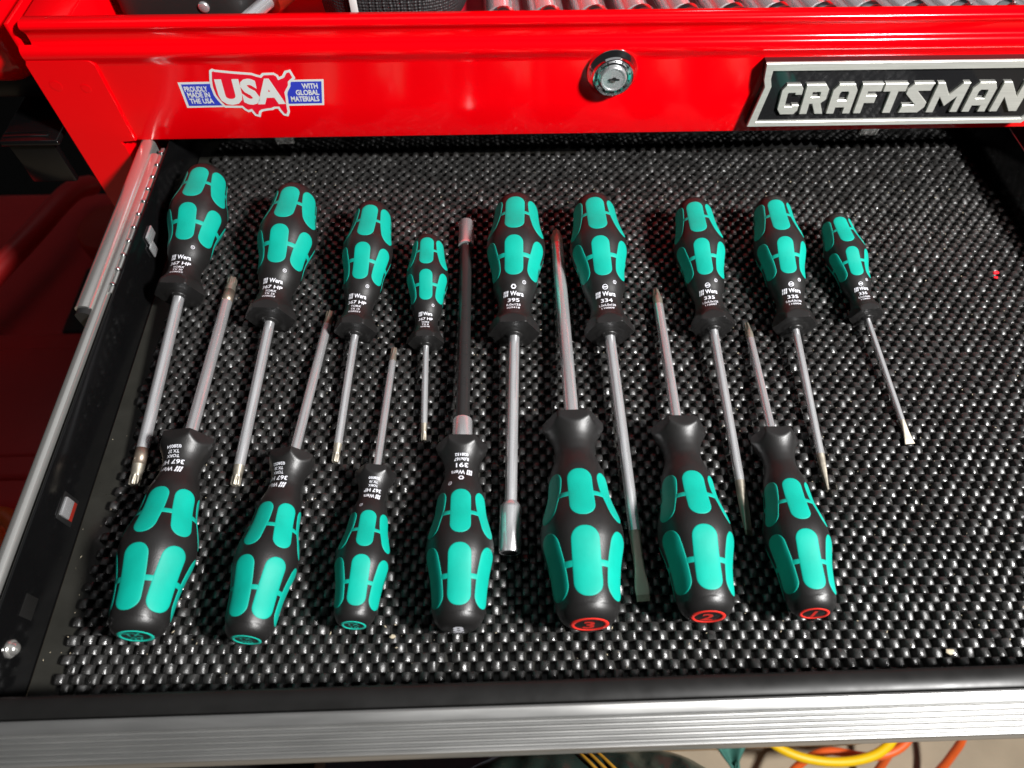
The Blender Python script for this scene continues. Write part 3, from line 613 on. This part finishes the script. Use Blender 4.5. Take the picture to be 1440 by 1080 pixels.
t = tag(empty('small_nut_driver'), 'chrome-shafted driver with dark red clear handle lying in the tray beside the black tool', 'nut driver'); t.location = (0, 0, 0)
dv = Vector((.50, .86, .06)).normalized()
def along(p0, prof, m, nm, par_):
    v, f = lathe(prof, 24); o = pyd(nm, v, f, m, par_, True, sharp=40)
    o.rotation_mode = 'QUATERNION'; o.rotation_quaternion = Vector((0, 1, 0)).rotation_difference(dv); o.location = [c*MM for c in p0]
along((-157, 430, 87), [(0, 3.2), (1, 4.4), (30, 4.4)], 'chrome', 'shaft', t)
along((-157, 430, 87), [(30, 5), (31, 8.4), (36, 9.4), (70, 9.4), (74, 8)], 'amber', 'handle', t)
t = tag(empty('nylon_pouch'), 'black woven nylon pouch with a white tag resting in the tray', 'pouch'); t.location = (0, 0, 0)
def puff(q, la, lo): q.z += 2.5*math.sin(q.x*.11)*math.cos(q.y*.07); return q
blob('pouch_body', (-62, 500, 93), (100, 126, 58), 'nylon', t, 3.4, 48, 28, puff)
boxo('tag_strip', (-84, 436.6, 99), (4.5, 1.2, 20), 'white', t, .2, rot=None)
boxo('zip_edge', (-62, 437.5, 86), (86, 3.4, 3), 'black_plastic', t, 1)
pk = tag(empty('clear_tube_pack'), 'row of chrome cylinders in ribbed clear plastic at the right of the tray', 'plastic pack'); pk.location = (0, 0, 0)
xs = [-8]
px_, py_, an = 10.0, 443.0, 0.0
boxo('backing_card', (190, 545, 65.2), (420, 200, 1.2), 'redcard', pk, .2)
for k in range(13):
    an = -R_(1.2+1.9*k); dx, dy = math.sin(an), math.cos(an)
    V = []; F = []; N = 18; ln = 110
    for ss_, rr in ((0, 9.5), (1.2, 13.0), (2.6, 13.8), (5, 14), (ln, 14)):
        for j in range(N+1):
            b = math.pi*j/N; lx = rr*math.cos(b); lz = rr*.92*math.sin(b)
            V.append((px_+lx*dy+ss_*dx, py_-lx*dx+ss_*dy, 66.3+lz))
    for i in range(4):
        for j in range(N): F.append((i*(N+1)+j, i*(N+1)+j+1, (i+1)*(N+1)+j+1, (i+1)*(N+1)+j))
    F.append(tuple(range(N+1)))
    tb = pyd('clear_tube', V, F, 'clear', pk, True, sharp=50)
    v, f = lathe([(0, 8.6), (.4, 9.8), (2, 10), (5, 10), (5.2, 9)], 28); o = pyd('end_cap', v, f, 'silver', tb, True, sharp=40)
    o.rotation_euler = (0, 0, -an if False else an*-1); o.location = ((px_+3.2*dx)*MM, (py_+3.2*dy)*MM, .0768)
    v, f = lathe([(5.4, 8), (5.6, 9.2), (ln-8, 9.2), (ln-7, 8)], 24); o = pyd('chrome_socket', v, f, 'chrome', tb, True, sharp=40)
    o.rotation_euler = (0, 0, -an); o.location = ((px_+3.2*dx-3*dy)*MM, (py_+3.2*dy)*MM, .0768)
    px_ += 30.6; py_ += .25

# ================================================================== LEFT OF THE CHEST
t = tag(empty('red_tool_box'), 'rounded glossy red box beside the chest at the upper left', 'tool box'); t.location = (0, 0, 0)
bm = bmesh.new(); box(bm, (-390, 560, 82), (200, 300, 50), 17, 5); frombm('box_shell', bm, 'red', t, sharp=80)
bm = bmesh.new(); box(bm, (-390, 565, 50), (184, 280, 16), 3, 2); frombm('box_base', bm, 'black_plastic', t)
tube('chrome_bar', [(-338, 450, 111), (-326, 500, 112), (-318, 560, 112)], 4, 'brightchrome', t)
# moulded case lying in the shade under the slide
t = tag(empty('moulded_case'), 'dark red moulded plastic tool case lying in the shade left of the drawer', 'tool case'); t.location = (0, 0, 0)
bm = bmesh.new(); box(bm, (-520, 495, -345), (350, 450, 106), 15, 4); frombm('case_shell', bm, 'red_dull', t)
bm = bmesh.new(); box(bm, (-495, 393, -292), (225, 177, 12), 5, 3); frombm('raised_panel', bm, 'red_dull', t)
bm = bmesh.new(); box(bm, (-495, 393, -287), (177, 132, 8), 3.3, 3); frombm('inner_panel', bm, 'red_dull', t)
bm = bmesh.new(); box(bm, (-450, 532, -294), (70, 100, 12), 5.4, 4); frombm('recess_pad', bm, 'black_plastic', t)
tube('carry_handle', [(-567, 477, -262), (-552, 517, -246), (-525, 592, -243), (-507, 660, -246), (-498, 693, -262)], 12, 'red_dull', t, 14)
v, f = lathe([(0, 33), (1.5, 37.5), (39, 39), (45, 36), (46, 27), (43, 12), (43, .3)], 36, 'Z'); o = pyd('knob', v, f, 'red_orange', t, True, sharp=40); o.location = (-.444, .606, -.292)
v, f = lathe([(0, 10), (4.5, 10), (5, 9)], 20, 'Z'); o = pyd('knob_screw', v, f, 'black_plastic', t, True, sharp=40); o.location = (-.428, .615, -.249)
o = tag(tube('orange_cord', [(-400, 150, -300), (-432, 196, -296), (-452, 224, -292), (-468, 250, -288), (-462, 262, -276), (-446, 250, -280), (-440, 215, -292), (-446, 170, -300)], 8, 'orange'), 'loop of orange cord down on the floor at the left edge', 'cord')

# ================================================================== BELOW THE DRAWER
def plane(name, x0, x1, y0, y1, z, m):
    o = pyd(name, [(x0, y0, z), (x1, y0, z), (x1, y1, z), (x0, y1, z)], [(0, 1, 2, 3)], m, None, False); o['kind'] = 'structure'; return o
plane('floor', -3000, 3000, -2500, 3000, -706, 'floor')
bm = bmesh.new(); box(bm, (-1450, 1100, -702), (2400, 2400, 6), 2); o = frombm('floor_darkening_mat', bm, 'carpet'); tag(o, 'dark grey rubber mat enlarged across the floor at left to keep it dark', 'floor mat')  # dark mat spread far left so the lit concrete there stays black
bm = bmesh.new(); box(bm, (-100, 160, -701), (270, 180, 8), 3); o = frombm('grey_mat', bm, 'greymat'); tag(o, 'blue-grey flat mat on the floor just left of the knee', 'floor mat')
bm = bmesh.new(); box(bm, (300, 105, -690), (330, 42, 22), 2); o = frombm('wooden_board', bm, 'wood'); tag(o, 'pale pine board lying on the floor below the drawer pull', 'board')
# green cloth corner
V = []; F = []; n = 14
for i in range(n+1):
    for j in range(n+1):
        a, b = i/n, j/n; w = (1-b)*60*(1-.15*a)
        V.append((236+(a-.5)*2*w*.66+6*b, 98-b*50, -480+5*math.sin(a*7+b*3)-18*b))
for i in range(n):
    for j in range(n): F.append((i*(n+1)+j, (i+1)*(n+1)+j, (i+1)*(n+1)+j+1, i*(n+1)+j+1))
o = pyd('cloth', V, F, 'greencloth'); sm = o.modifiers.new('thickness', 'SOLIDIFY'); sm.thickness = .003; tag(o, 'green cloth corner hanging below the drawer front', 'cloth')
tag(tube('yellow_cord', [(280, 130, -565), (300, 84, -560), (335, 62, -556), (385, 56, -556), (430, 66, -558), (455, 92, -562), (440, 140, -566)], 5.2, 'yellow', None, 12), 'thick yellow extension cord looped below the drawer pull', 'cord')
tag(tube('orange_cord', [(330, 20, -640), (345, 50, -630), (380, 70, -600), (430, 62, -585), (470, 74, -580), (500, 110, -580)], 4.8, 'orange', None, 12), 'orange cord curving round beneath the yellow cord', 'cord')
tag(tube('orange_cord', [(405, 120, -590), (470, 88, -600), (468, 60, -640), (450, 30, -690)], 4.8, 'orange', None, 12), 'orange cord dropping to the floor just right of the yellow cord', 'cord')
tag(tube('orange_cord', [(520, 150, -590), (555, 92, -600), (552, 62, -640), (530, 30, -695)], 4.8, 'orange', None, 12), 'rightmost orange cord dropping alone to the concrete floor', 'cord')
# the photographer's knee in satin track trousers
t = tag(empty('trouser_leg'), 'knee in shiny dark green trousers with gold piping below the drawer', 'trousers'); t.location = (0, 0, 0)
def folds(q, la, lo):
    w = 4.5*math.sin(q.x*.12+q.y*.07)+3.2*math.sin(q.x*.26-q.y*.11+1)+2.0*math.sin(q.y*.2+q.x*.07)+1.4*math.sin(q.x*.5+q.y*.13)
    q.z += w*max(0, math.sin(la)+.2); return q
LC, LD, LP = (60, -22, -300), (250, 160, 130), 2.6
blob('leg_cloth', LC, LD, 'trouser', t, LP, 120, 80, folds)
for dx in (0, 6, 12):
    pts = []
    for k in range(9):
        x, y = 50+dx+k*5.6, 56-k*6.5+dx*.15
        w = max(0, 1-abs((x-LC[0])*2/LD[0])**LP-abs((y-LC[1])*2/LD[1])**LP)**(1/LP); pts.append((x, y, LC[2]+w*LD[2]/2+3.2))
    tube('gold_piping', pts, 1.25, 'gold', t, 8)
